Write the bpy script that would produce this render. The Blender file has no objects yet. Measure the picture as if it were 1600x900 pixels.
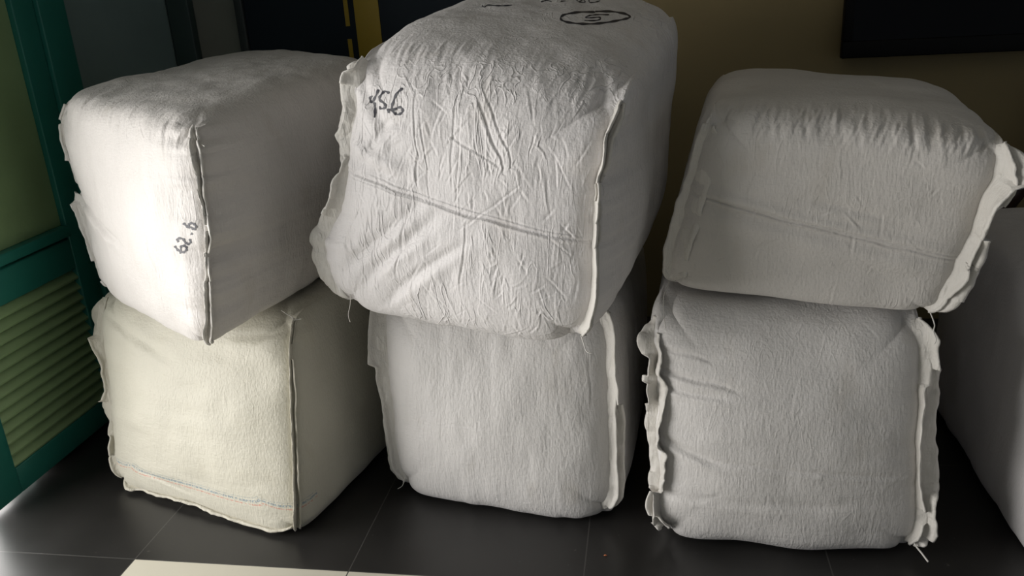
import bpy, math, random
import numpy as np
from mathutils import Vector, Matrix
from mathutils.bvhtree import BVHTree

# ------------------------------------------------------------------ camera
CAM = np.array([0.0, 0.0, 1.40]); FPX = 1307.0
def cam_basis(yaw, pitch, roll):
    y, p, r = [math.radians(a) for a in (yaw, pitch, roll)]
    F = np.array([-math.sin(y)*math.cos(p), math.cos(y)*math.cos(p), -math.sin(p)])
    R = np.array([math.cos(y), math.sin(y), 0.0]); U = np.cross(R, F)
    return R*math.cos(r)+U*math.sin(r), -R*math.sin(r)+U*math.cos(r), F
CR, CU, CF = cam_basis(10, 20, -3.5)
cd = bpy.data.cameras.new('camera'); cam = bpy.data.objects.new('camera', cd)
bpy.context.scene.collection.objects.link(cam)
cd.sensor_width = 36; cd.lens = FPX/1600*36; cd.clip_start = 0.02
M = Matrix.Identity(4)
for i in range(3):
    M[i][0] = CR[i]; M[i][1] = CU[i]; M[i][2] = -CF[i]; M[i][3] = CAM[i]
cam.matrix_world = M
S = bpy.context.scene; S.camera = cam
S.view_settings.view_transform = 'Standard'; S.view_settings.look = 'None'
S.view_settings.gamma = 1; S.view_settings.use_curve_mapping = False
S.view_settings.exposure = 0.0

# ------------------------------------------------------------------ light
w = bpy.data.worlds.new('world'); S.world = w; w.use_nodes = True
bg = w.node_tree.nodes['Background']; bg.inputs[0].default_value = (0.80, 0.88, 1.0, 1); bg.inputs[1].default_value = 0.20
def area(name, loc, target, sx, sy, power, col):
    l = bpy.data.lights.new(name, 'AREA'); l.shape = 'RECTANGLE'; l.size = sx; l.size_y = sy
    l.energy = power; l.color = col
    o = bpy.data.objects.new(name, l); S.collection.objects.link(o); o.location = loc
    o.rotation_euler = (Vector(target)-Vector(loc)).to_track_quat('-Z', 'Y').to_euler()
    return o
# daylight entering by the open doorway on the left
area('doorway_daylight', (-3.0, 1.55, 0.98), (-0.6, 1.55, 0.92), 4.0, 1.9, 205, (1.0, 0.972, 0.94))

# ------------------------------------------------------------------ helpers
COL = S.collection
def tag(o, label=None, cat=None, group=None, kind=None):
    if label: o['label'] = label
    if cat: o['category'] = cat
    if group: o['group'] = group
    if kind: o['kind'] = kind
    return o
def ray(x, y): return CR*(x-800)+CU*(450-y)+CF*FPX
def at_depth(x, y, Y):
    d = ray(x, y); return CAM+d*(Y/d[1])
def mesh_obj(name, verts, faces, mat, parent=None, smooth=True, loc=None):
    me = bpy.data.meshes.new(name)
    me.from_pydata([tuple(map(float, v)) for v in verts], [], faces)
    me.validate(); me.update()
    if smooth: me.polygons.foreach_set('use_smooth', [True]*len(me.polygons))
    if mat: me.materials.append(mat)
    o = bpy.data.objects.new(name, me); COL.objects.link(o)
    if parent:
        o.parent = parent
    if loc is not None: o.location = loc
    return o
class MB:
    def __init__(s): s.v = []; s.f = []
    def box(s, a, b):
        n = len(s.v); (x0, y0, z0), (x1, y1, z1) = a, b
        s.v += [(x0,y0,z0),(x1,y0,z0),(x1,y1,z0),(x0,y1,z0),(x0,y0,z1),(x1,y0,z1),(x1,y1,z1),(x0,y1,z1)]
        s.f += [[n+i for i in q] for q in ((0,3,2,1),(4,5,6,7),(0,1,5,4),(1,2,6,5),(2,3,7,6),(3,0,4,7))]
        return s
    def prism(s, poly, axis, a, b):
        # poly: 2-D points in the two remaining axes, extruded along axis from a to b
        n = len(s.v); k = len(poly)
        for t in (a, b):
            for p in poly:
                q = list(p); q.insert(axis, t); s.v.append(tuple(q))
        s.f += [[n+i, n+(i+1) % k, n+k+(i+1) % k, n+k+i] for i in range(k)]
        s.f += [list(range(n+k-1, n-1, -1)), list(range(n+k, n+2*k))]
        return s
    def tube(s, pts, r, seg=8):
        pts = [np.array(p, float) for p in pts]; n = len(s.v)
        rr = r if hasattr(r, '__len__') else [r]*len(pts)
        for i, p in enumerate(pts):
            t = pts[min(i+1, len(pts)-1)]-pts[max(i-1, 0)]; t /= (np.linalg.norm(t)+1e-9)
            a = np.cross(t, [0.3, 0.2, 1.0] if abs(t[2]) < .9 else [1, 0.1, 0]); a /= np.linalg.norm(a)
            b = np.cross(t, a)
            for k in range(seg):
                th = 2*math.pi*k/seg; s.v.append(tuple(p+rr[i]*(a*math.cos(th)+b*math.sin(th))))
        for i in range(len(pts)-1):
            for k in range(seg):
                s.f.append([n+i*seg+k, n+i*seg+(k+1) % seg, n+(i+1)*seg+(k+1) % seg, n+(i+1)*seg+k])
        s.f.append([n+k for k in range(seg)][::-1]); s.f.append([n+(len(pts)-1)*seg+k for k in range(seg)])
        return s
    def build(s, name, mat, parent=None, bevel=0, smooth=False, origin=None):
        v = s.v
        if origin is not None: v = [tuple(np.array(p)-np.array(origin)) for p in v]
        o = mesh_obj(name, v, s.f, mat, parent, smooth, origin)
        if bevel:
            m = o.modifiers.new('bevel', 'BEVEL'); m.width = bevel; m.segments = 3; m.limit_method = 'ANGLE'
            for p in o.data.polygons: p.use_smooth = True
        return o
# numpy value noise
RT = np.random.RandomState(7).rand(4096)*2-1
def _h(i, j, k): return RT[(i*73856093 ^ j*19349663 ^ k*83492791) & 4095]
def noise3(p, seed=0):
    p = p+seed*17.13; i = np.floor(p).astype(np.int64); f = p-i; f = f*f*f*(f*(f*6-15)+10)
    x, y, z = i[:, 0], i[:, 1], i[:, 2]; fx, fy, fz = f[:, 0], f[:, 1], f[:, 2]
    def L(a, b, t): return a+(b-a)*t
    return L(L(L(_h(x,y,z),_h(x+1,y,z),fx), L(_h(x,y+1,z),_h(x+1,y+1,z),fx), fy),
             L(L(_h(x,y,z+1),_h(x+1,y,z+1),fx), L(_h(x,y+1,z+1),_h(x+1,y+1,z+1),fx), fy), fz)
def n1(t, seed): # smooth 1-D noise on an array
    t = np.atleast_1d(np.asarray(t, float)); return noise3(np.stack([t, t*0+seed*3.7, t*0+seed*1.3], 1), seed)
def sstep(a, b, x):
    t = np.clip((x-a)/(b-a), 0, 1); return t*t*(3-2*t)

# ------------------------------------------------------------------ materials
def newmat(name):
    m = bpy.data.materials.new(name); m.use_nodes = True; nt = m.node_tree
    return m, nt, nt.nodes['Principled BSDF']
def N(nt, t, **kw):
    n = nt.nodes.new(t)
    for k, v in kw.items():
        if k in n.inputs.keys(): n.inputs[k].default_value = v
        else: setattr(n, k, v)
    return n
def simple(name, col, rough=.5, var=.12, scale=6, bump=.0, spec=.5):
    m, nt, b = newmat(name); L = nt.links.new
    tc = N(nt, 'ShaderNodeTexCoord'); no = N(nt, 'ShaderNodeTexNoise', Scale=scale, Detail=6.0)
    L(tc.outputs['Object'], no.inputs['Vector'])
    mx = N(nt, 'ShaderNodeMix', data_type='RGBA')
    mx.inputs[6].default_value = (*[c*(1-var) for c in col], 1); mx.inputs[7].default_value = (*[min(1, c*(1+var)) for c in col], 1)
    L(no.outputs['Fac'], mx.inputs[0]); L(mx.outputs[2], b.inputs['Base Color'])
    b.inputs['Roughness'].default_value = rough; b.inputs['Specular IOR Level'].default_value = spec
    if bump:
        n2 = N(nt, 'ShaderNodeTexNoise', Scale=scale*14, Detail=4.0); L(tc.outputs['Object'], n2.inputs['Vector'])
        bp = N(nt, 'ShaderNodeBump', Strength=bump, Distance=.004); L(n2.outputs['Fac'], bp.inputs['Height']); L(bp.outputs[0], b.inputs['Normal'])
    return m
def fabric(name, col, crinkle=.6, vert=.6, horiz=.0, stripe=False, seed=0.0):
    """woven polypropylene: fine stretched crinkles, small crumples and grain"""
    m, nt, b = newmat(name); L = nt.links.new
    tc = N(nt, 'ShaderNodeTexCoord')
    off = N(nt, 'ShaderNodeVectorMath', operation='ADD'); off.inputs[1].default_value = (seed*3.1, seed*1.7, seed*2.3)
    L(tc.outputs['Object'], off.inputs[0]); P = off.outputs[0]
    def stretched(sc, scale, detail=3.0, dist=0.0):
        mp = N(nt, 'ShaderNodeVectorMath', operation='MULTIPLY'); mp.inputs[1].default_value = sc; L(P, mp.inputs[0])
        no = N(nt, 'ShaderNodeTexNoise', Scale=scale, Detail=detail, Distortion=dist); L(mp.outputs[0], no.inputs['Vector'])
        return no.outputs['Fac']
    def math_(op, a, b_=None, c=None):
        n = N(nt, 'ShaderNodeMath', operation=op)
        for i, x in enumerate((a, b_, c)):
            if x is None: continue
            if isinstance(x, (int, float)): n.inputs[i].default_value = x
            else: L(x, n.inputs[i])
        return n.outputs[0]
    def ridge(x, wdt):   # thin raised folds where noise crosses .5
        d = math_('ABSOLUTE', math_('SUBTRACT', x, .5)); return math_('MAXIMUM', math_('SUBTRACT', 1.0, math_('DIVIDE', d, wdt)), 0.0)
    h = math_('MULTIPLY', stretched((1, 1, .13), 95, 3.0, .4), vert*.55)
    if horiz: h = math_('ADD', h, math_('MULTIPLY', stretched((.12, .12, 1), 80, 3.0, .3), horiz*.6))
    # folds are confined to patches
    patch = N(nt, 'ShaderNodeMapRange'); patch.inputs[1].default_value = .42; patch.inputs[2].default_value = .62
    L(stretched((1, 1, 1), 7, 2.0), patch.inputs[0])
    r1 = math_('MULTIPLY', ridge(stretched((1, 1, .22), 30, 2.0, .7), .05), patch.outputs[0])
    r2 = ridge(stretched((1, 1, .7), 40, 1.0, 1.6), .04)
    h = math_('ADD', h, math_('MULTIPLY', r1, crinkle*.75)); h = math_('ADD', h, math_('MULTIPLY', math_('MULTIPLY', r2, patch.outputs[0]), crinkle*.12))
    h = math_('ADD', h, math_('MULTIPLY', stretched((1, 1, .28), 190, 2.0), .42))
    h = math_('ADD', h, math_('MULTIPLY', stretched((.3, .3, 1), 210, 2.0), .30))
    h = math_('ADD', h, math_('MULTIPLY', stretched((1, 1, 1), 60, 3.0), .25))
    bp = N(nt, 'ShaderNodeBump', Strength=1.0, Distance=.0030); L(h, bp.inputs['Height']); L(bp.outputs[0], b.inputs['Normal'])
    mx = N(nt, 'ShaderNodeMix', data_type='RGBA')
    mx.inputs[6].default_value = (*[c*.82 for c in col], 1); mx.inputs[7].default_value = (*[min(1, c*1.1) for c in col], 1)
    L(stretched((1, 1, .6), 5, 6.0), mx.inputs[0]); outc = mx.outputs[2]
    # faint grubby marks
    g = N(nt, 'ShaderNodeMapRange'); g.inputs[1].default_value = .60; g.inputs[2].default_value = .78; g.inputs[4].default_value = .35
    L(stretched((1, 1, .5), 11, 8.0), g.inputs[0])
    m2 = N(nt, 'ShaderNodeMix', data_type='RGBA'); L(g.outputs[0], m2.inputs[0]); L(outc, m2.inputs[6]); m2.inputs[7].default_value = (col[0]*.72, col[1]*.68, col[2]*.60, 1); outc = m2.outputs[2]
    if stripe:
        at = N(nt, 'ShaderNodeAttribute', attribute_name='panel'); sp = N(nt, 'ShaderNodeSeparateXYZ'); L(at.outputs['Vector'], sp.inputs[0])
        jit = math_('MULTIPLY', math_('SUBTRACT', stretched((1, 1, 1), 60, 2.0), .5), .010)
        v = math_('ADD', sp.outputs[1], jit); front = math_('LESS_THAN', sp.outputs[2], -.80)
        thr = math_('GREATER_THAN', stretched((1, 1, 1), 240, 2.0), .47)
        for c0, wd, cc in ((-.700, .010, (.16, .24, .30)), (-.732, .006, (.55, .22, .16)), (-.672, .004, (.30, .34, .33))):
            k = math_('LESS_THAN', math_('ABSOLUTE', math_('SUBTRACT', v, c0)), wd)
            k = math_('MULTIPLY', math_('MULTIPLY', math_('MULTIPLY', k, front), thr), .75)
            m3 = N(nt, 'ShaderNodeMix', data_type='RGBA'); L(k, m3.inputs[0]); L(outc, m3.inputs[6]); m3.inputs[7].default_value = (*cc, 1); outc = m3.outputs[2]
    L(outc, b.inputs['Base Color'])
    b.inputs['Roughness'].default_value = .52; b.inputs['Specular IOR Level'].default_value = .38
    b.inputs['Sheen Weight'].default_value = .15
    return m
M_ink = simple('ink', (.018, .018, .028), .5, .2, 30)
M_thread = simple('thread', (.62, .60, .56), .8, .1, 50)
M_seam = fabric('seam_cloth', (.66, .635, .59), .5, .8, .3, seed=5)
M_seam_ol = fabric('seam_cloth_cream', (.55, .52, .43), .5, .8, .3, seed=6)

def floor_mat():
    m, nt, b = newmat('floor_tiles'); L = nt.links.new
    tc = N(nt, 'ShaderNodeTexCoord'); sp = N(nt, 'ShaderNodeSeparateXYZ'); L(tc.outputs['Object'], sp.inputs[0])
    def mt(op, a, b_=None):
        n = N(nt, 'ShaderNodeMath', operation=op)
        for i, x in enumerate((a, b_)):
            if x is None: continue
            if isinstance(x, (int, float)): n.inputs[i].default_value = x
            else: L(x, n.inputs[i])
        return n.outputs[0]
    T = .604
    def dist(o, c):     # distance to the nearest joint
        f = mt('FRACT', mt('DIVIDE', mt('SUBTRACT', o, c), T)); return mt('MULTIPLY', mt('MINIMUM', f, mt('SUBTRACT', 1.0, f)), T)
    d = mt('MINIMUM', dist(sp.outputs[0], -1.373), dist(sp.outputs[1], 1.680))
    grout = mt('LESS_THAN', d, .0016)
    cream = mt('MULTIPLY', mt('LESS_THAN', sp.outputs[1], 1.680), mt('GREATER_THAN', sp.outputs[0], -1.373))
    no = N(nt, 'ShaderNodeTexNoise', Scale=5.0, Detail=8.0); L(tc.outputs['Object'], no.inputs['Vector'])
    dk = N(nt, 'ShaderNodeMix', data_type='RGBA'); dk.inputs[6].default_value = (.015, .0145, .014, 1); dk.inputs[7].default_value = (.028, .0265, .0255, 1); L(no.outputs['Fac'], dk.inputs[0])
    a = N(nt, 'ShaderNodeMix', data_type='RGBA'); L(cream, a.inputs[0]); L(dk.outputs[2], a.inputs[6]); a.inputs[7].default_value = (.62, .59, .49, 1)
    c = N(nt, 'ShaderNodeMix', data_type='RGBA'); L(grout, c.inputs[0]); L(a.outputs[2], c.inputs[6]); c.inputs[7].default_value = (.060, .058, .055, 1)
    # dust specks
    vo = N(nt, 'ShaderNodeTexNoise', Scale=55.0, Detail=5.0); L(tc.outputs['Object'], vo.inputs['Vector'])
    du = N(nt, 'ShaderNodeMapRange'); du.inputs[1].default_value = .70; du.inputs[2].default_value = .76; du.inputs[4].default_value = .25; L(vo.outputs['Fac'], du.inputs[0])
    e = N(nt, 'ShaderNodeMix', data_type='RGBA'); L(du.outputs[0], e.inputs[0]); L(c.outputs[2], e.inputs[6]); e.inputs[7].default_value = (.22, .21, .19, 1)
    L(e.outputs[2], b.inputs['Base Color'])
    rr = N(nt, 'ShaderNodeMapRange'); rr.inputs[3].default_value = .24; rr.inputs[4].default_value = .42; L(no.outputs['Fac'], rr.inputs[0]); L(rr.outputs[0], b.inputs['Roughness'])
    bp = N(nt, 'ShaderNodeBump', Strength=.25, Distance=.002); L(mt('SUBTRACT', 1.0, grout), bp.inputs['Height']); L(bp.outputs[0], b.inputs['Normal'])
    return m

# ------------------------------------------------------------------ the room
X0, Y1, ZC = -1.97, 3.42, 2.7
M_wall = simple('cream_plaster', (.27, .21, .10), .8, .10, 3, .15)
M_grey = simple('grey_plaster', (.22, .225, .19), .75, .18, 3, .15)
def struct(name, mb, mat, **k): return tag(mb.build(name, mat, **k), kind='structure')
struct('floor', MB().box((-6, -3, -.1), (4.5, Y1+.15, 0)), floor_mat())
wl = MB().box((X0-.12, 2.06, 0), (X0, Y1, ZC)).box((X0-.12, -3, 0), (X0, .25, ZC)).box((X0-.12, .25, 2.05), (X0, 2.06, ZC))
struct('wall_left', wl, simple('teal_grey_plaster', (.21, .29, .275), .75, .2, 2.5, .15))
struct('wall_back', MB().box((-.32, Y1, 0), (4.5, Y1+.15, ZC)), M_wall)
struct('wall_back_left', MB().box((X0-.15, Y1+.0, 0), (-.32, Y1+.15, ZC)), M_grey)
struct('ceiling', MB().box((X0-.15, -3, ZC), (4.5, Y1+.15, ZC+.1)), simple('ceiling_paint', (.55, .54, .5), .8))
struct('trim_1', MB().box((X0+.005, Y1-.05, 0), (X0+.10, Y1-.002, ZC)), simple('dark_teal_trim', (.04, .065, .06), .5), bevel=.004)

# dark navy panel with yellow band, against the back wall
pr = bpy.data.objects.new('navy_panel', None); COL.objects.link(pr); pr.location = (-.95, Y1-.03, 0)
tag(pr, 'tall dark navy panel with a yellow vertical band and broken yellow line', 'panel')
def local(parent, mb, name, mat, **k):
    o = mb.build(name, mat, **k); o.location = -Vector(parent.location); o.parent = parent; return o
M_navy = simple('navy_board', (.016, .023, .031), .55, .2, 3, spec=.15); M_yel = simple('yellow_paint', (.40, .265, .014), .5, .08, 5)
x_l = -1.63
local(pr, MB().box((x_l, Y1-.045, .02), (-.34, Y1-.004, 2.25)), 'board', M_navy, bevel=.004)
local(pr, MB().box((x_l-.035, Y1-.06, .0), (x_l, Y1-.004, 2.28)).box((-.34, Y1-.06, 0), (-.305, Y1-.004, 2.28)).box((x_l, Y1-.06, 2.25), (-.34, Y1-.004, 2.28)), 'frame', simple('dark_frame', (.03, .036, .035), .5), bevel=.004)
local(pr, MB().box((-1.163, Y1-.049, .1), (-1.062, Y1-.0455, 2.2)), 'yellow_band', M_yel)
bl = MB(); z = .12
while z < 2.1:
    bl.box((-1.205, Y1-.049, z), (-1.188, Y1-.0455, z+.115)); z += .165
local(pr, bl, 'broken_yellow_line', M_yel)

# television on the back wall, only its lower left corner in view
tv = bpy.data.objects.new('television', None); COL.objects.link(tv); tv.location = (1.30, Y1-.05, 1.05)
tag(tv, 'black flat television hanging on the cream wall above the right bales', 'television')
tx0 = float(at_depth(1315, 92, Y1-.09)[0]); tz0 = float(at_depth(1315, 92, Y1-.09)[2])
fr = MB(); fr.box((tx0, Y1-.09, tz0), (tx0+1.24, Y1-.05, tz0+.06)).box((tx0, Y1-.09, tz0+.68), (tx0+1.24, Y1-.05, tz0+.72))
fr.box((tx0, Y1-.09, tz0+.06), (tx0+.035, Y1-.05, tz0+.68)).box((tx0+1.205, Y1-.09, tz0+.06), (tx0+1.24, Y1-.05, tz0+.68))
fr.box((tx0+.02, Y1-.05, tz0+.02), (tx0+1.22, Y1-.005, tz0+.70))
local(tv, fr, 'bezel', simple('black_plastic', (.003, .003, .003), .5, spec=.15), bevel=.004)
local(tv, MB().box((tx0+.035, Y1-.082, tz0+.06), (tx0+1.205, Y1-.055, tz0+.68)), 'screen', simple('black_glass', (.0015, .0015, .0015), .10, spec=.12))

# green louvred door leaf folded open against the left wall
M_teal = simple('teal_gloss_paint', (.020, .165, .130), .38, .2, 4, .1)
M_olive = simple('olive_green_paint', (.25, .37, .18), .45, .25, 5, .15)
LX = -1.90
dl = bpy.data.objects.new('door_1', None); COL.objects.link(dl); dl.location = (LX-.02, 2.23, 0)
tag(dl, 'green wooden door leaf with louvred lower panel standing open at the left', 'door', kind='structure')
ya, yb = 1.83, 2.63
for n, (p, q) in {'stile.a': (ya, ya+.10), 'stile.b': (yb-.23, yb)}.items():
    if n == 'stile.a': mb = MB().box((LX-.04, p, .02), (LX, q, 2.15))
    else: mb = MB().box((LX-.04, p, .02), (LX, p+.095, 2.15)).box((LX-.045, p+.10, .02), (LX+.012, q, 2.15)).box((LX-.04, p+.09, .02), (LX-.006, p+.105, 2.15))
    local(dl, mb, 'stile', M_teal, bevel=.004)
y0, y1 = ya+.10, yb-.23
local(dl, MB().box((LX-.04, y0, .02), (LX, y1, .105)), 'bottom_rail', M_teal, bevel=.004)
local(dl, MB().box((LX-.04, y0, .585), (LX, y1, .69)).box((LX-.04, y0, .70), (LX+.014, y1, .735)), 'middle_rail', M_teal, bevel=.006)
local(dl, MB().box((LX-.04, y0, 2.02), (LX, y1, 2.15)), 'top_rail', M_teal, bevel=.004)
sl = MB()
for i in range(13):
    z = .105+.0369*i; sl.prism([(LX-.034, z+.034), (LX-.030, z+.040), (LX-.002, z+.008), (LX-.004, z+.001)], 1, 0, 1)
    k = len(sl.v)-8
    for j in range(8):
        a = sl.v[k+j]; sl.v[k+j] = (a[0], y0 if j < 4 else y1, a[2])
# slats: profile is in (x, z); back sheet behind them
sl.box((LX-.040, y0, .105), (LX-.036, y1, .585))
local(dl, sl, 'louvre_panel', M_olive, bevel=.0008)
local(dl, MB().box((LX-.035, y0, .735), (LX-.018, y1, 2.02)), 'upper_panel', M_olive, bevel=.003)

# ------------------------------------------------------------------ bales
def cube_grid(nu, nv, nw):
    """surface lattice of a box, merged; returns params in [-1,1] and quads"""
    vid = {}; keys = []; quads = []
    def grid(fn, a, b):
        I, J = np.meshgrid(np.arange(a+1), np.arange(b+1), indexing='ij')
        K = fn(I.ravel(), J.ravel()); base = sum(len(k) for k in keys); keys.append(K)
        i, j = np.meshgrid(np.arange(a), np.arange(b), indexing='ij'); i = i.ravel(); j = j.ravel(); s = b+1
        return base+np.stack([i*s+j, (i+1)*s+j, (i+1)*s+j+1, i*s+j+1], 1)
    st = lambda *c: np.stack([np.broadcast_to(x, c[0].shape) if hasattr(c[0], 'shape') else x for x in c], 1)
    def mk(ax, val):
        def fn(i, j):
            o = [None]*3; o[ax] = np.full_like(i, val); r = [k for k in range(3) if k != ax]; o[r[0]] = i; o[r[1]] = j
            return np.stack(o, 1)
        return fn
    n = (nu, nv, nw)
    for ax in range(3):
        r = [k for k in range(3) if k != ax]
        for side in (0, 1):
            q = grid(mk(ax, side*n[ax]), n[r[0]], n[r[1]])
            flip = (side == 0) ^ (ax == 1)
            quads.append(q[:, ::-1] if flip else q)
    K = np.concatenate(keys); Q = np.concatenate(quads)
    code = (K[:, 0]*(nv+1)+K[:, 1])*(nw+1)+K[:, 2]
    u, idx, inv = np.unique(code, return_index=True, return_inverse=True)
    K = K[idx]; Q = inv[Q]
    return K, K/np.array(n)*2.0-1.0, Q
def vnormals(V, Q):
    a = V[Q[:, 2]]-V[Q[:, 0]]; b = V[Q[:, 3]]-V[Q[:, 1]]; n = np.cross(a, b)
    out = np.zeros_like(V)
    for k in range(4):
        for c in range(3): out[:, c] += np.bincount(Q[:, k], weights=n[:, c], minlength=len(V))
    return out/(np.linalg.norm(out, axis=1, keepdims=True)+1e-12)
def round2(a, b, n):
    m = np.maximum(np.abs(a), np.abs(b)); s = (np.abs(a)**n+np.abs(b)**n)**(1.0/n)
    k = np.where(m > 1e-6, m/np.maximum(s, 1e-9), 1.0); return a*k, b*k
def prof(tab, t):
    if tab is None: return 0
    x = [p[0] for p in tab]; y = [p[1] for p in tab]
    xs = np.linspace(-1, 1, 81); ys = np.interp(xs, x, y); ker = np.hanning(13); ker /= ker.sum()
    ys = np.convolve(np.pad(ys, 6, mode='edge'), ker, 'valid'); return np.interp(t, xs, ys)

class Bale: pass
def make_bale(label, corners, mat, seam_mat, n=(160, 160, 80), n_uv=(12, 6), n_uw=12, n_vw=(16, 6), bulge=(.03, .02, .02, .02, .03, .02),
              pL=None, pR=None, pT=None, pB=None, pF=None, lumps=.007, creases=(), gather=(.0, .0), rand_creases=0, seed=1, zmin=None, zmax=None, droop=0.0, cr_h=.004, vfold=0.0, rim_f=0.0, grain=(30, 30, 12)):
    """corners: front bottom-left, bottom-right, top-right, top-left, then the same four at the back
       bulge: front, left, right, top, bottom, back"""
    C = np.array(corners, float); K, P, Q = cube_grid(*n)
    u, v, w_ = P[:, 0].copy(), P[:, 1].copy(), P[:, 2].copy()
    P0 = P.copy()
    nvw = n_vw if not isinstance(n_vw, tuple) else n_vw[0]+(n_vw[1]-n_vw[0])*sstep(-.6, .6, v)
    v, w_ = round2(v, w_, nvw)
    u, w_ = round2(u, w_, n_uw)
    t = (P[:, 2]+1)/2; nn = n_uv[0]*(1-t)+n_uv[1]*t
    u, v = round2(u, v, nn)
    a, b, c = (u+1)/2, (v+1)/2, (w_+1)/2
    def bil(q): return (q[0]*((1-a)*(1-b))[:, None]+q[1]*(a*(1-b))[:, None]+q[2]*(a*b)[:, None]+q[3]*((1-a)*b)[:, None])
    V = bil(C[:4])*(1-c)[:, None]+bil(C[4:])*c[:, None]
    eu = (C[1]+C[2]-C[0]-C[3]); eu /= np.linalg.norm(eu); ew = (C[4:].mean(0)-C[:4].mean(0)); ew /= np.linalg.norm(ew)
    ev = np.array([0, 0, 1.0])
    B = lambda s, t_: (1-np.abs(s)**2.2)*(1-np.abs(t_)**2.2)
    V -= ew*((bulge[0]*B(u, v)*sstep(.2, -1, w_)))[:, None]
    V -= eu*((bulge[1]*B(v, w_)*sstep(.2, -1, u)))[:, None]
    V += eu*((bulge[2]*B(v, w_)*sstep(-.2, 1, u)))[:, None]
    V += ev*((bulge[3]*B(u, w_)*sstep(-.2, 1, v)))[:, None]
    V -= ev*((bulge[4]*B(u, w_)*sstep(.2, -1, v)))[:, None]
    V += ew*((bulge[5]*B(u, v)*sstep(-.2, 1, w_)))[:, None]
    V -= eu*(prof(pL, v)*np.clip((1-u)/2, 0, 1)**1.5)[:, None] if pL else 0
    V += eu*(prof(pR, v)*np.clip((1+u)/2, 0, 1)**1.5)[:, None] if pR else 0
    fw = np.clip((1-w_)/2, 0, 1)
    V += ev*(prof(pT, u)*np.clip((1+v)/2, 0, 1)**1.5*fw)[:, None] if pT else 0
    V -= ev*(prof(pB, u)*np.clip((1-v)/2, 0, 1)**1.5*fw)[:, None] if pB else 0
    V -= ew*(prof(pF, v)*fw)[:, None] if pF else 0
    # soft lumps and folds
    Nn = vnormals(V, Q)
    d = lumps*noise3(V*5.5, seed)+lumps*.45*noise3(V*13, seed+1)
    d += .0016*noise3(V*np.array(grain), seed+2)
    if rim_f:
        q = V-C[0]; su = q@eu; rr_ = np.exp(-((P0[:, 1]-.93)/.15)**2)*sstep(-.55, -1, P0[:, 2])+np.exp(-((P0[:, 2]+1)/.12)**2)*(P0[:, 1] > .999)
        pt = .35+.65*sstep(-.3, .5, noise3(V*7, seed+31))
        d += rim_f*np.clip(rr_, 0, 1)*pt*(noise3(np.stack([su*95+V[:, 2]*22, V[:, 2]*16, V[:, 1]*14], 1), seed+32)+.6*noise3(np.stack([su*170-V[:, 2]*50, V[:, 2]*30, V[:, 1]*25], 1), seed+33))
    d += vfold*(noise3(V*np.array([34, 34, 5]), seed+9)+.5*noise3(V*np.array([5, 5, 34]), seed+8))
    rim = .0015+0*u
    # pleats gathered at the seams
    m = 1-np.abs(u)
    for side, g in ((-1, gather[0]), (1, gather[1])):
        if g:
            s = (1-side*u); tt = V[:, 2]*22+seed
            f = np.where(w_ < -.96, 1.0, 1.5)*np.exp(-s/.16)*np.exp(-np.maximum(w_+1, 0)/.35)*(noise3(np.stack([tt, u*1.2, w_*.6], 1), seed+3)+.6*noise3(np.stack([tt*2.3, u*1.5, w_*.8], 1), seed+4))
            d += g*f
    # creases (front panel), listed as (u0,v0,u1,v1,width,height)
    rs = np.random.RandomState(seed*11+3); cl = list(creases)
    for k in range(rand_creases):
        cu, cv = rs.uniform(-.85, .9), rs.uniform(-.9, .9); an = rs.choice([1.57, 1.57, 1.25, 1.9, .8, 2.2])+rs.normal()*.2; ln = rs.uniform(.03, .05+.16*rs.rand()**2)
        cl.append((cu-ln*math.cos(an), cv-ln*math.sin(an), cu+ln*math.cos(an), cv+ln*math.sin(an), rs.uniform(.0055, .010), rs.uniform(.3, 1)*cr_h*rs.choice([1, 1, -1])))
    ix = np.where(w_ < -.5)[0]; front = sstep(-.55, -.92, w_)[ix]
    fu, fv = P0[ix, 0], P0[ix, 1]; wob = .012*noise3(np.stack([fu*7, fv*7, fu*0], 1), seed+5); dd = np.zeros(len(ix))
    for (a0, b0, a1, b1, wd, hh) in cl:
        mg = 5*wd+.03; k = np.where((fu > min(a0, a1)-mg) & (fu < max(a0, a1)+mg) & (fv > min(b0, b1)-mg) & (fv < max(b0, b1)+mg))[0]
        if not len(k): continue
        gu, gv = fu[k], fv[k]; dx, dy = a1-a0, b1-b0; L2 = dx*dx+dy*dy; s = ((gu-a0)*dx+(gv-b0)*dy)/L2
        sc = np.clip(s, 0, 1); q = ((gu-a0)*dy-(gv-b0)*dx)/math.sqrt(L2)+wob[k]*min(1, math.sqrt(L2)*2)
        e = np.exp(-np.maximum(np.maximum(-s, s-1), 0)**2*L2/(wd*wd*9))*np.sqrt(np.clip(4*(sc+.05)*(1.05-sc), 0, 1))
        dd[k] += hh*front[k]*e*(np.exp(-(q/wd)**2)-.55*np.exp(-((q-1.7*wd)/(1.2*wd))**2))
    d[ix] += dd
    V += Nn*d[:, None]
    if zmin is not None:
        zm = zmin-droop*sstep(-.80, -1, w_)+.012; z = V[:, 2]; V[:, 2] = np.where(z < zm, zm-.012+.012*np.exp((np.minimum(z, zm)-zm)/.012), z)
    if zmax is not None:
        z = V[:, 2]; V[:, 2] = np.where(z > zmax-.015, zmax-.015*np.exp(-np.maximum(z-(zmax-.015), 0)/.015), z)
    org = np.array([C[[0, 1, 4, 5], 0].mean(), C[[0, 1, 4, 5], 1].mean(), V[:, 2].min()])
    me = bpy.data.meshes.new('fabric_bale'); Vl = (V-org)
    me.vertices.add(len(Vl)); me.vertices.foreach_set('co', Vl.ravel().astype(np.float32))
    me.loops.add(Q.size); me.loops.foreach_set('vertex_index', Q.ravel().astype(np.int32))
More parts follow.
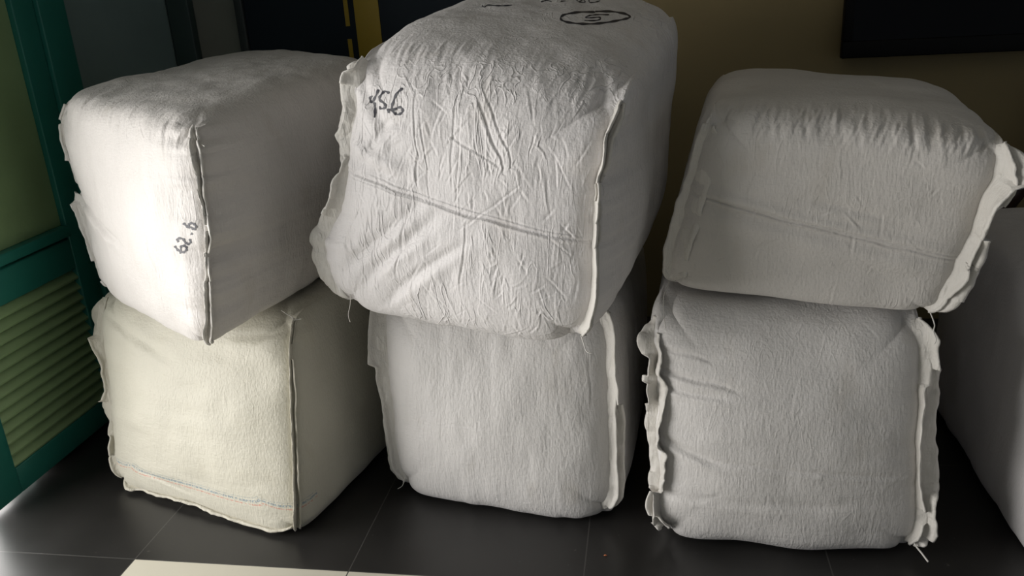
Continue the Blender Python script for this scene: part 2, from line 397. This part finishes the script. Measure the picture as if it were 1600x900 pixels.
    me.polygons.add(len(Q)); me.polygons.foreach_set('loop_start', np.arange(0, Q.size, 4, dtype=np.int32)); me.polygons.foreach_set('loop_total', np.full(len(Q), 4, np.int32))
    me.update(calc_edges=True); me.polygons.foreach_set('use_smooth', np.ones(len(Q), bool))
    at = me.attributes.new('panel', 'FLOAT_VECTOR', 'POINT'); at.data.foreach_set('vector', P0.ravel().astype(np.float32))
    me.materials.append(mat)
    o = bpy.data.objects.new('fabric_bale', me); COL.objects.link(o); o.location = org
    tag(o, label, 'bale')
    b_ = Bale(); b_.o = o; b_.V = V; b_.K = K; b_.n = n; b_.eu = eu; b_.ew = ew; b_.org = org; b_.seam = seam_mat; b_.Q = Q
    b_.bvh = BVHTree.FromPolygons([tuple(p) for p in V.tolist()], Q.tolist())
    return b_
def child(b, mb_or, name, mat, smooth=True):
    v = [tuple(np.array(p)-b.org) for p in mb_or.v]
    return mesh_obj(name, v, mb_or.f, mat, b.o, smooth)
def edge_path(b, side, v0=-1, v1=1, cnt=70):
    """seam line down a front upright edge of the bale"""
    k = b.K; m = (k[:, 0] == (0 if side < 0 else b.n[0])) & (k[:, 2] == 0); i = np.where(m)[0]; i = i[np.argsort(k[i, 1])]
    p = b.V[i]; t = np.linspace(-1, 1, len(p)); ts = np.linspace(v0, v1, cnt)
    return np.stack([np.interp(ts, t, p[:, c]) for c in range(3)], 1), ts
def flap(b, side, out, width, v0=-.97, v1=.97, ang=0.0, amp=.35, seed=1, freq=3.0, mat=None, thick=.0026, hem=.0032, curl=.7, taper=.12, inset=.012, bottom=False):
    """strip of doubled selvedge cloth standing off the seam; out = (sideways, forward) direction"""
    cnt = 200; P, ts = edge_path(b, side, v0, v1, cnt); s = (ts-v0)/(v1-v0)
    if bottom:
        k = b.K; m = (k[:, 1] == 0) & (k[:, 2] == 0); i = np.where(m)[0]; i = i[np.argsort(k[i, 0])]; p = b.V[i]; t = np.linspace(-1, 1, len(p))
        P = np.stack([np.interp(ts, t, p[:, c]) for c in range(3)], 1); P[:, 2] += .010
    T = np.gradient(P, axis=0); T /= np.linalg.norm(T, axis=1, keepdims=True)
    base = b.eu*side*out[0]-b.ew*out[1]; base = base/np.linalg.norm(base)
    W = (width if not hasattr(width, '__len__') else np.interp(s, [q[0] for q in width], [q[1] for q in width]))*np.ones(cnt)
    W = W*(1+.22*n1(s*freq*1.3, seed+20)+.05*n1(s*freq*5, seed+21)); W *= np.clip(np.minimum(s, 1-s)/taper, .12, 1)**.6
    A = ang+amp*(n1(s*freq, seed)+.45*n1(s*freq*2.3, seed+1)+.13*n1(s*freq*6, seed+2))
    ns = 9; mb = MB(); rings = []
    for i in range(cnt):
        t = T[i]; o1 = base-t*np.dot(base, t); o1 /= np.linalg.norm(o1); o2 = np.cross(t, o1)
        cen = []
        a = A[i]; p = P[i]-o1*inset; step = (W[i]+inset)/ns
        for j in range(ns+1):
            cen.append(p.copy()); aa = a+curl*(j/ns)**2*(1 if a > 0 else -1)+.12*math.sin(j*1.9+i*.21)
            p = p+(o1*math.cos(aa)+o2*math.sin(aa))*step
        cen = np.array(cen); d = np.gradient(cen, axis=0); d /= np.linalg.norm(d, axis=1, keepdims=True); nr = np.cross(d, t)
        th = np.full(ns+1, thick/2); th[-1] = hem*.75; th[-2] = hem
        ring = list(cen+nr*th[:, None])+[cen[-1]+d[-1]*hem]+list((cen-nr*th[:, None])[::-1])
        rings.append(ring)
    m = len(rings[0]); AR = np.array(rings); fl = AR.reshape(-1, 3)
    k1 = noise3(fl*np.array([38, 38, 26]), seed+51); k2 = noise3(fl*np.array([80, 80, 60]), seed+52)
    amp_ = np.tile(np.clip(np.concatenate([np.arange(ns+1), [ns], np.arange(ns+1)[::-1]])/3.0, 0, 1), cnt)
    fl = fl+(-b.ew*1.0+b.eu*side*.5)*((k1*.0045+k2*.0018)*amp_)[:, None]; rings = fl.reshape(AR.shape)
    for r in rings: mb.v += [tuple(q) for q in r]
    for i in range(cnt-1):
        for k in range(m): mb.f.append([i*m+k, i*m+(k+1) % m, (i+1)*m+(k+1) % m, (i+1)*m+k])
    mb.f.append(list(range(m))[::-1]); mb.f.append([(cnt-1)*m+k for k in range(m)])
    return child(b, mb, 'seam_flap', mat or b.seam)
def catmull(pts, k=6):
    p = [np.array(q, float) for q in pts]; p = [p[0]]+p+[p[-1]]; out = []
    for i in range(1, len(p)-2):
        for j in range(k):
            t = j/k; out.append(.5*((2*p[i])+(-p[i-1]+p[i+1])*t+(2*p[i-1]-5*p[i]+4*p[i+1]-p[i+2])*t*t+(-p[i-1]+3*p[i]-3*p[i+1]+p[i+2])*t**3))
    out.append(p[-2]); return out
def hit(b, x, y):
    d = ray(x, y); d = d/np.linalg.norm(d); r = b.bvh.ray_cast(Vector(CAM), Vector(d))
    return (np.array(r[0]), d, np.array(r[1])) if r[0] is not None else None
def marking(b, strokes, px=1.5, name='ink_marking'):
    mb = MB()
    for st in strokes:
        wmul = 1.0
        if isinstance(st, tuple): wmul, st = st
        pts = catmull(st, 7); row = []
        for i, p in enumerate(pts):
            t = pts[min(i+1, len(pts)-1)]-pts[max(i-1, 0)]; t = t/(np.linalg.norm(t)+1e-9); nrm = np.array([-t[1], t[0]])
            wv = px*wmul*(.85+.3*math.sin(i*.9))*(.55 if i in (0, len(pts)-1) else 1)
            ok = []
            for s in (-1, 0, 1):
                h = hit(b, *(p+nrm*wv*s)); ok.append(None if h is None else h[0]-h[1]*.0012+np.array([0, 0, .0003]))
            if any(q is None for q in ok):
                row.append(None); continue
            k = len(mb.v); mb.v += [tuple(q) for q in ok]; row.append(k)
        for a, c in zip(row, row[1:]):
            if a is None or c is None: continue
            mb.f += [[a, a+1, c+1, c], [a+1, a+2, c+2, c+1]]
    return child(b, mb, name, M_ink)
def thread(b, pts, r=.0009):
    """pts: list of world points"""
    return child(b, MB().tube(catmull(pts, 6), r, 6), 'loose_thread', M_thread)
def thread_px(b, px, Y, dY=0.0, r=.0010):
    n = len(px); return thread(b, [at_depth(x, y, Y+dY*i/(n-1)) for i, (x, y) in enumerate(px)], r)
def add(p, d): return tuple(np.array(p)+np.array(d))

# --- lower left, cream with woven stripes
F_white = fabric('white_weave', (.61, .58, .55), .22, .5, seed=1)  # upper left bale: same cloth, colour darkened to offset overbright doorway light
F_cream = fabric('cream_weave', (.575, .55, .455), .10, .3, .5, stripe=True, seed=2)
f = [(-1.650, 2.00, 0), (-.940, 1.775, 0), (-.958, 1.980, .600), (-1.675, 2.15, .605)]
dv = (.20, .80, 0)
BL = make_bale('cream bale with a faint blue and red stripe, under the leftmost upper bale', f+[add(p, dv) for p in f], F_cream, M_seam_ol,
     grain=(9, 9, 30), n_uv=(14, 8), n_uw=16, n_vw=(18, 8), bulge=(.045, .01, .015, .0, .0, .02), gather=(.003, .002), seed=3, zmin=0.0, zmax=.601, lumps=.006,
     creases=[(-.6, -.70, -.1, -.78, .02, .002), (-.95, .8, -.2, .5, .05, .004), (.5, .75, .95, .85, .04, .004)], rand_creases=8, cr_h=.0015)
# --- lower middle
f = [(-.765, 2.00, 0), (-.075, 1.885, 0), (-.085, 2.00, .630), (-.79, 2.12, .625)]
dv = (.08, .84, 0)
BC = make_bale('plain grey-white bale on the floor, under the bale marked with a circled 5', f+[add(p, dv) for p in f], fabric('grey_weave', (.66, .64, .62), .12, 1.0, seed=3), M_seam,
     n_uv=(9, 7), n_uw=7, n_vw=(14, 8), bulge=(.04, .0, .01, .0, .0, .02), gather=(.001, .001), seed=5, zmin=0.0, zmax=.626, lumps=.004,
     creases=[(.55, .45, .57, -.05, .006, .002), (.80, .5, .81, .1, .006, .002), (-.1, .2, -.09, -.2, .006, .0012), (-.45, -.13, .4, -.17, .008, .0012)], rand_creases=14, cr_h=.0012)
# --- lower right
f = [(-.005, 1.83, 0), (.665, 1.815, 0), (.640, 1.92, .640), (.0, 1.99, .645)]
dv = (.08, .84, 0)
BR = make_bale('grey-white bale on the floor, lowest at the right, with frilled seams on both front edges', f+[add(p, dv) for p in f], fabric('grey_weave_right', (.65, .63, .61), .2, .6, .6, seed=4), M_seam,
     grain=(9, 9, 34), n_uv=(10, 8), n_uw=11, n_vw=(12, 8), bulge=(.045, .01, .01, .0, .0, .02), gather=(.006, .002), seed=7, zmin=0.0, zmax=.640, lumps=.006,
     creases=[(-.95, -.10, -.5, -.22, .03, .007), (-.6, -.20, .8, -.27, .02, .003), (-.95, .43, -.4, .37, .02, .006), (-.95, .30, -.45, .28, .02, .005), (-.95, .6, -.5, .58, .02, .003), (-.9, -.55, .5, -.5, .04, .003)], rand_creases=26, cr_h=.0016)
# --- bale at the right edge of the view
f = [(.895, 1.62, 0), (1.60, 1.60, 0), (1.60, 1.66, .665), (.925, 1.68, .665)]
RR = make_bale('bale cut off by the right side of the photo, standing alone on the floor', f+[add(p, (-.0, 1.12, 0)) for p in f], fabric('white_weave_far', (.65, .63, .63), .1, .3, seed=5), M_seam,
     n=(80, 90, 110), n_uv=(12, 10), n_uw=8, n_vw=(14, 8), bulge=(.03, .012, .0, .02, .0, .02), seed=9, zmin=0.0, lumps=.005)
# --- upper left
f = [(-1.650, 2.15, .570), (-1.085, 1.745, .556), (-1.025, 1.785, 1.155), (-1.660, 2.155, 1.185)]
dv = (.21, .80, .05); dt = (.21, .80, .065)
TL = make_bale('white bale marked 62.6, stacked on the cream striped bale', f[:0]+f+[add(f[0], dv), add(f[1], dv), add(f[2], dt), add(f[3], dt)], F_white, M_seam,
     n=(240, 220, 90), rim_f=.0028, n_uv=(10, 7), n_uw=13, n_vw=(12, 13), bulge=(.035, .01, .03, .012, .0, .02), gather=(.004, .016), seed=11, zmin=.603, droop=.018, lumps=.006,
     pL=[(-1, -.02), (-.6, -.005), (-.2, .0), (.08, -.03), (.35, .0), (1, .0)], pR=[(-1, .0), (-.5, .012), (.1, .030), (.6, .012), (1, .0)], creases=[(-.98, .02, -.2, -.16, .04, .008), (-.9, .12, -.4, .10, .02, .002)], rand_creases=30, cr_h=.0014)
# --- upper middle
f = [(-.850, 1.91, .605), (-.145, 1.720, .582), (-.035, 1.765, 1.185), (-.690, 1.93, 1.305)]
bk = [(-.70, 2.72, .64), (.02, 2.60, .65), (.13, 2.58, 1.35), (-.58, 2.72, 1.40)]
TC = make_bale('big crumpled white bale marked 45.6 and a circled 5, topmost in the middle', f+bk, fabric('crumpled_weave', (.70, .675, .665), .75, .9, seed=6), M_seam,  # same cloth, colour lightened to make up for weaker light here
     n=(330, 330, 120), rim_f=.0020, n_uv=(8, 4.5), n_uw=12, n_vw=(9, 6.5), bulge=(.03, .01, .05, .035, .0, .02), gather=(.006, .012), seed=13, zmin=.628, droop=.036, lumps=.007,
     pR=[(-1, 0), (-.4, .0), (.2, -.03), (.6, -.03), (.85, .0), (1, .0)], pL=[(-1, -.04), (-.5, .03), (-.2, .0), (.0, -.015), (1, 0)],
     creases=[(-.98, .14, .95, -.10, .012, .0038), (-.98, .11, .6, -.06, .006, .002), (-.7, .14, .9, -.065, .006, .002), (-.9, .30, -.45, .22, .05, -.006), (-.75, -.55, -.35, -.05, .05, .007), (-.62, -.62, -.2, -.12, .045, .007), (-.45, -.75, .05, -.25, .04, .006),
              (-.78, .25, -.60, .55, .04, .008), (-.98, .8, -.62, .45, .05, .006), (.02, .78, .34, .35, .011, .0026), (.08, .80, .40, .40, .008, .0022), (-.12, .75, -.05, .2, .007, .0016), (-.42, .75, -.32, .1, .007, .0018), (-.35, .62, -.2, .0, .006, .0014),
              (-.38, -.15, -.37, -.55, .008, .002), (.1, -.05, .11, -.55, .007, .0018), (-.1, .5, .3, .35, .008, .0016), (.05, -.1, .45, .25, .008, .0018), (.0, .0, -.05, .65, .007, .0016)],
     rand_creases=260, cr_h=.0013)
# --- upper right
f = [(.015, 2.02, .645), (.645, 1.87, .618), (.725, 1.78, 1.060), (.125, 1.93, 1.115)]
bk = [(.10, 2.80, .66), (.76, 2.68, .65), (.83, 2.62, 1.075), (.21, 2.78, 1.125)]
TR = make_bale('white bale in shade, stacked topmost at the right below the television', f+bk, fabric('white_weave_right', (.60, .575, .545), .25, .35, .4, seed=7), M_seam,
     n=(240, 220, 90), rim_f=.0030, grain=(10, 10, 30), n_uv=(12, 7), n_uw=12, n_vw=(12, 8), bulge=(.015, .01, .02, .02, .0, .02), gather=(.003, .003), seed=15, zmin=.6415, droop=.012, lumps=.006,
     creases=[(-.95, .12, .95, -.28, .010, .005), (-.6, .07, .98, -.24, .008, .003), (-.95, .18, .9, -.20, .06, -.007), (-.9, -.08, .95, -.42, .12, -.005), (-.1, .2, .4, .1, .04, .004)], rand_creases=26, cr_h=.0016)

# seams
flap(BL, -1, (1, .25), [(0, .012), (.1, .022), (.2, .012), (.3, .016), (.40, .050), (.48, .018), (.6, .014), (.75, .040), (.9, .045), (1, .03)], ang=.1, amp=.4, seed=1, freq=3); flap(BL, -1, (.8, .7), .016, ang=-.2, amp=.4, seed=2, freq=3.4)
flap(BL, 1, (.55, 1), [(0, .035), (.12, .02), (.3, .012), (1, .016)], ang=.15, amp=.2, seed=3, freq=3); flap(BL, 1, (1, .8), [(0, .045), (.15, .024), (.3, .014), (1, .018)], ang=-.25, amp=.2, seed=4, freq=3)
flap(BL, 1, (0, 1), [(0, .012), (.08, .022), (.15, .012), (.3, .018), (1, .014)], ang=.15, amp=.12, seed=31, freq=4, bottom=True, hem=.004, curl=.1)
flap(BC, -1, (1, .1), [(0, .02), (.4, .03), (.62, .035), (.64, .05), (1, .045)], ang=.1, amp=.3, seed=5); flap(BC, -1, (.9, .8), .026, ang=-.1, amp=.3, seed=6)
flap(BC, 1, (1, .3), .040, ang=.1, amp=.3, seed=7); flap(BC, 1, (1, .0), .030, ang=-.2, amp=.3, seed=8)
flap(BR, -1, (.3, 1), .042, ang=.3, amp=.7, seed=9, freq=4.0, curl=.9, v1=.7); flap(BR, -1, (.9, .6), .034, ang=-.2, amp=.7, seed=10, freq=4.4, curl=.9, v1=.85)
flap(BR, 1, (1, .3), [(0, .05), (.2, .05), (.45, .055), (.6, .045), (1, .04)], ang=.1, amp=.35, seed=11); flap(BR, 1, (.7, .7), .026, ang=-.2, amp=.4, seed=12)
flap(TL, -1, (1, .5), [(0, .016), (.3, .018), (.42, .03), (.52, .045), (.56, .006), (.6, .024), (.8, .016), (1, .012)], ang=.1, amp=.4, seed=13, freq=4)
flap(TL, 1, (.5, 1), .014, ang=.2, amp=.3, seed=14, freq=4); flap(TL, 1, (1, .9), .018, ang=-.25, amp=.35, seed=15, freq=4)
flap(TC, -1, (1, .4), [(0, .03), (.25, .05), (.5, .04), (.6, .008), (.7, .045), (1, .03)], ang=.0, amp=.4, seed=16, freq=4); flap(TC, -1, (.6, .9), .03, ang=-.5, amp=.4, seed=17, freq=4, v0=.1)
flap(TC, 1, (.45, 1), .018, ang=.1, amp=.2, seed=18); flap(TC, 1, (1, .7), [(0, .03), (.3, .03), (.6, .035), (1, .012)], ang=-.2, amp=.25, seed=19)
flap(TR, -1, (-.4, .9), .045, ang=.3, amp=.3, seed=20, v1=.85); flap(TR, -1, (.8, .7), .020, ang=-.2, amp=.4, seed=21)
flap(TR, 1, (.75, 1), [(0, .012), (.15, .055), (.5, .045), (.75, .065), (.9, .06), (1, .03)], ang=.0, amp=.35, seed=22, freq=3, hem=.004); flap(TR, 1, (1, .4), [(0, .01), (.3, .04), (.6, .03), (.8, .06), (1, .02)], ang=-.1, amp=.4, seed=23, freq=3)

# handwriting
def zoomed(x0, y0, k, pts): return [(x0+x/k, y0+y/k) for x, y in pts]
marking(TL, [zoomed(260, 335, 12.86, q) for q in (
    [(335, 175), (400, 235), (455, 270), (450, 210), (480, 182), (540, 190), (590, 240), (575, 295), (540, 300), (490, 255)],
    [(486, 388), (528, 404)],
    [(245, 555), (215, 520), (240, 485), (330, 500), (380, 570), (430, 600), (480, 570), (480, 530), (450, 500)],
    [(165, 635), (210, 700), (270, 750), (330, 765), (390, 730), (405, 680), (370, 640), (300, 640), (285, 720), (275, 795)])], 1.9)
marking(TC, [[(591, 140), (586, 152), (581, 160), (578, 154), (582, 150)], [(585, 160), (586, 170), (585, 184)],
             [(608, 146), (601, 143), (594, 150), (593, 156), (601, 163), (602, 168), (595, 170), (593, 166)], (1.4, [(607, 170), (607, 177)]),
             [(629, 138), (620, 146), (614, 160), (612, 170), (616, 177), (623, 179), (629, 174), (626, 168), (618, 170), (614, 173)]], 1.9)
marking(TC, [[(930, 19), (905, 19), (882, 23), (876, 29), (884, 34), (905, 37), (930, 37), (955, 34), (975, 30), (984, 27), (978, 22), (955, 18), (930, 18)],
             (.6, [(952, 23), (935, 23), (923, 24), (915, 27), (922, 28), (936, 27), (938, 30), (930, 32), (913, 32)])], 1.7)
marking(TC, [[(845, 3), (856, 0)], [(848, -2), (862, 3)], [(876, 2), (884, 1.5)], [(898, -3), (904, 3)], [(910, 0), (905, 3), (914, 3.5), (912, 0)], [(920, 0), (922, 4), (932, 3), (938, 1)]], .9)
marking(TC, [[(753, 9), (757, 11), (762, 8), (775, 9), (788, 9), (800, 8)]], .9)
marking(TL, [[(392, 78), (400, 76), (410, 75), (420, 77), (432, 75), (436, 78), (448, 77), (462, 77)]], .8)

# loose threads
def corner(b, side, top):
    P, _ = edge_path(b, side); return P[-1] if top else P[0]
def dangling(b, side, top, offs, r=.0010):
    p = corner(b, side, top); fwd = -b.ew
    return thread(b, [p+b.eu*a+fwd*(.006+c)+np.array([0, 0, h]) for a, c, h in offs], r)
dangling(TL, 1, True, [(0, 0, 0), (.012, .01, -.015), (.02, .012, -.030), (.030, .012, -.032), (.042, .012, -.036)], .0015)
dangling(TC, 1, False, [(0, 0, 0), (.012, .02, -.008), (.022, .035, -.016), (.035, .035, -.018)], .0012)
dangling(TR, 1, False, [(0, 0, 0), (.008, .03, -.02), (.006, .04, -.035), (.012, .045, -.05), (.010, .045, -.062)], .0014)
dangling(TR, -1, False, [(0, 0, 0), (-.008, .05, -.02), (-.004, .09, -.05), (.002, .10, -.085)], .0012)
dangling(TC, -1, False, [(.02, 0, .02), (.015, .0, -.01), (.005, .0, -.04), (.008, .0, -.06)], .001)
dangling(BR, 1, False, [(0, 0, .02), (.01, .02, .008), (.02, .04, .003), (.028, .07, .003)], .0022)
dangling(BC, -1, False, [(0, .0, .06), (.004, .005, .03), (.002, .02, .004), (-.006, .04, .003)], .001)
dangling(BR, 1, True, [(0, 0, 0), (.012, .01, -.008), (.02, .012, -.025), (.018, .012, -.04)], .001)
dangling(BL, 1, True, [(0, 0, 0), (-.015, .0, .008), (-.03, .0, .014), (-.045, .0, .022)], .001)
dangling(BL, 1, True, [(-.012, 0, 0.004), (.0, .006, .001), (.012, .0, .002), (.02, .0, .004)], .001)

# ------------------------------------------------------------------ wooden chair behind the right bales
M_wood = simple('dark_brown_wood', (.030, .012, .007), .35, .3, 12)
wc = bpy.data.objects.new('wooden_chair', None); COL.objects.link(wc); wc.location = (1.48, 3.13, 0)
tag(wc, 'dark brown wooden chair whose arm shows behind the bale at the right edge', 'chair')
def wl_(pts, r, name):
    o = MB().tube(catmull(pts, 6), r, 12).build(name, M_wood, smooth=True); o.location = -Vector(wc.location); o.parent = wc
wl_([(1.145, 2.95, .545), (1.172, 2.95, .595), (1.200, 2.95, .645), (1.235, 2.97, .690), (1.31, 3.10, .715), (1.44, 3.30, .725)], .030, 'armrest')
wl_([(1.80, 2.95, .55), (1.80, 2.96, .65), (1.80, 3.02, .70), (1.80, 3.30, .72)], .028, 'armrest')
wl_([(1.45, 3.28, .0), (1.45, 3.28, .5), (1.45, 3.33, .98)], .02, 'leg'); wl_([(1.78, 3.28, .0), (1.78, 3.28, .5), (1.78, 3.33, .98)], .02, 'leg')
wl_([(1.165, 2.97, .0), (1.165, 2.97, .3), (1.155, 2.955, .56)], .02, 'leg'); wl_([(1.80, 2.96, 0), (1.80, 2.96, .56)], .02, 'leg')
local(wc, MB().prism([(1.15, 2.95), (1.81, 2.95), (1.79, 3.30), (1.43, 3.30)], 2, .42, .46), 'seat', M_wood, bevel=.01)
local(wc, MB().box((1.46, 3.29, .76), (1.77, 3.315, .94)), 'backrest', M_wood, bevel=.008)
# tiny crumb on the floor
cp = at_depth(946, 869, 1.80); d_ = ray(946, 869); cp = CAM+d_*(-CAM[2]/d_[2])
mb = MB(); mb.tube([cp+np.array([-.004, 0, .002]), cp+np.array([0, .001, .003]), cp+np.array([.004, 0, .002])], [.001, .002, .001], 8)
tag(mb.build('crumb', simple('orange_crumb', (.5, .16, .06), .7), origin=tuple(cp), smooth=True), 'tiny orange crumb on the dark tiles before the middle bale', 'crumb')
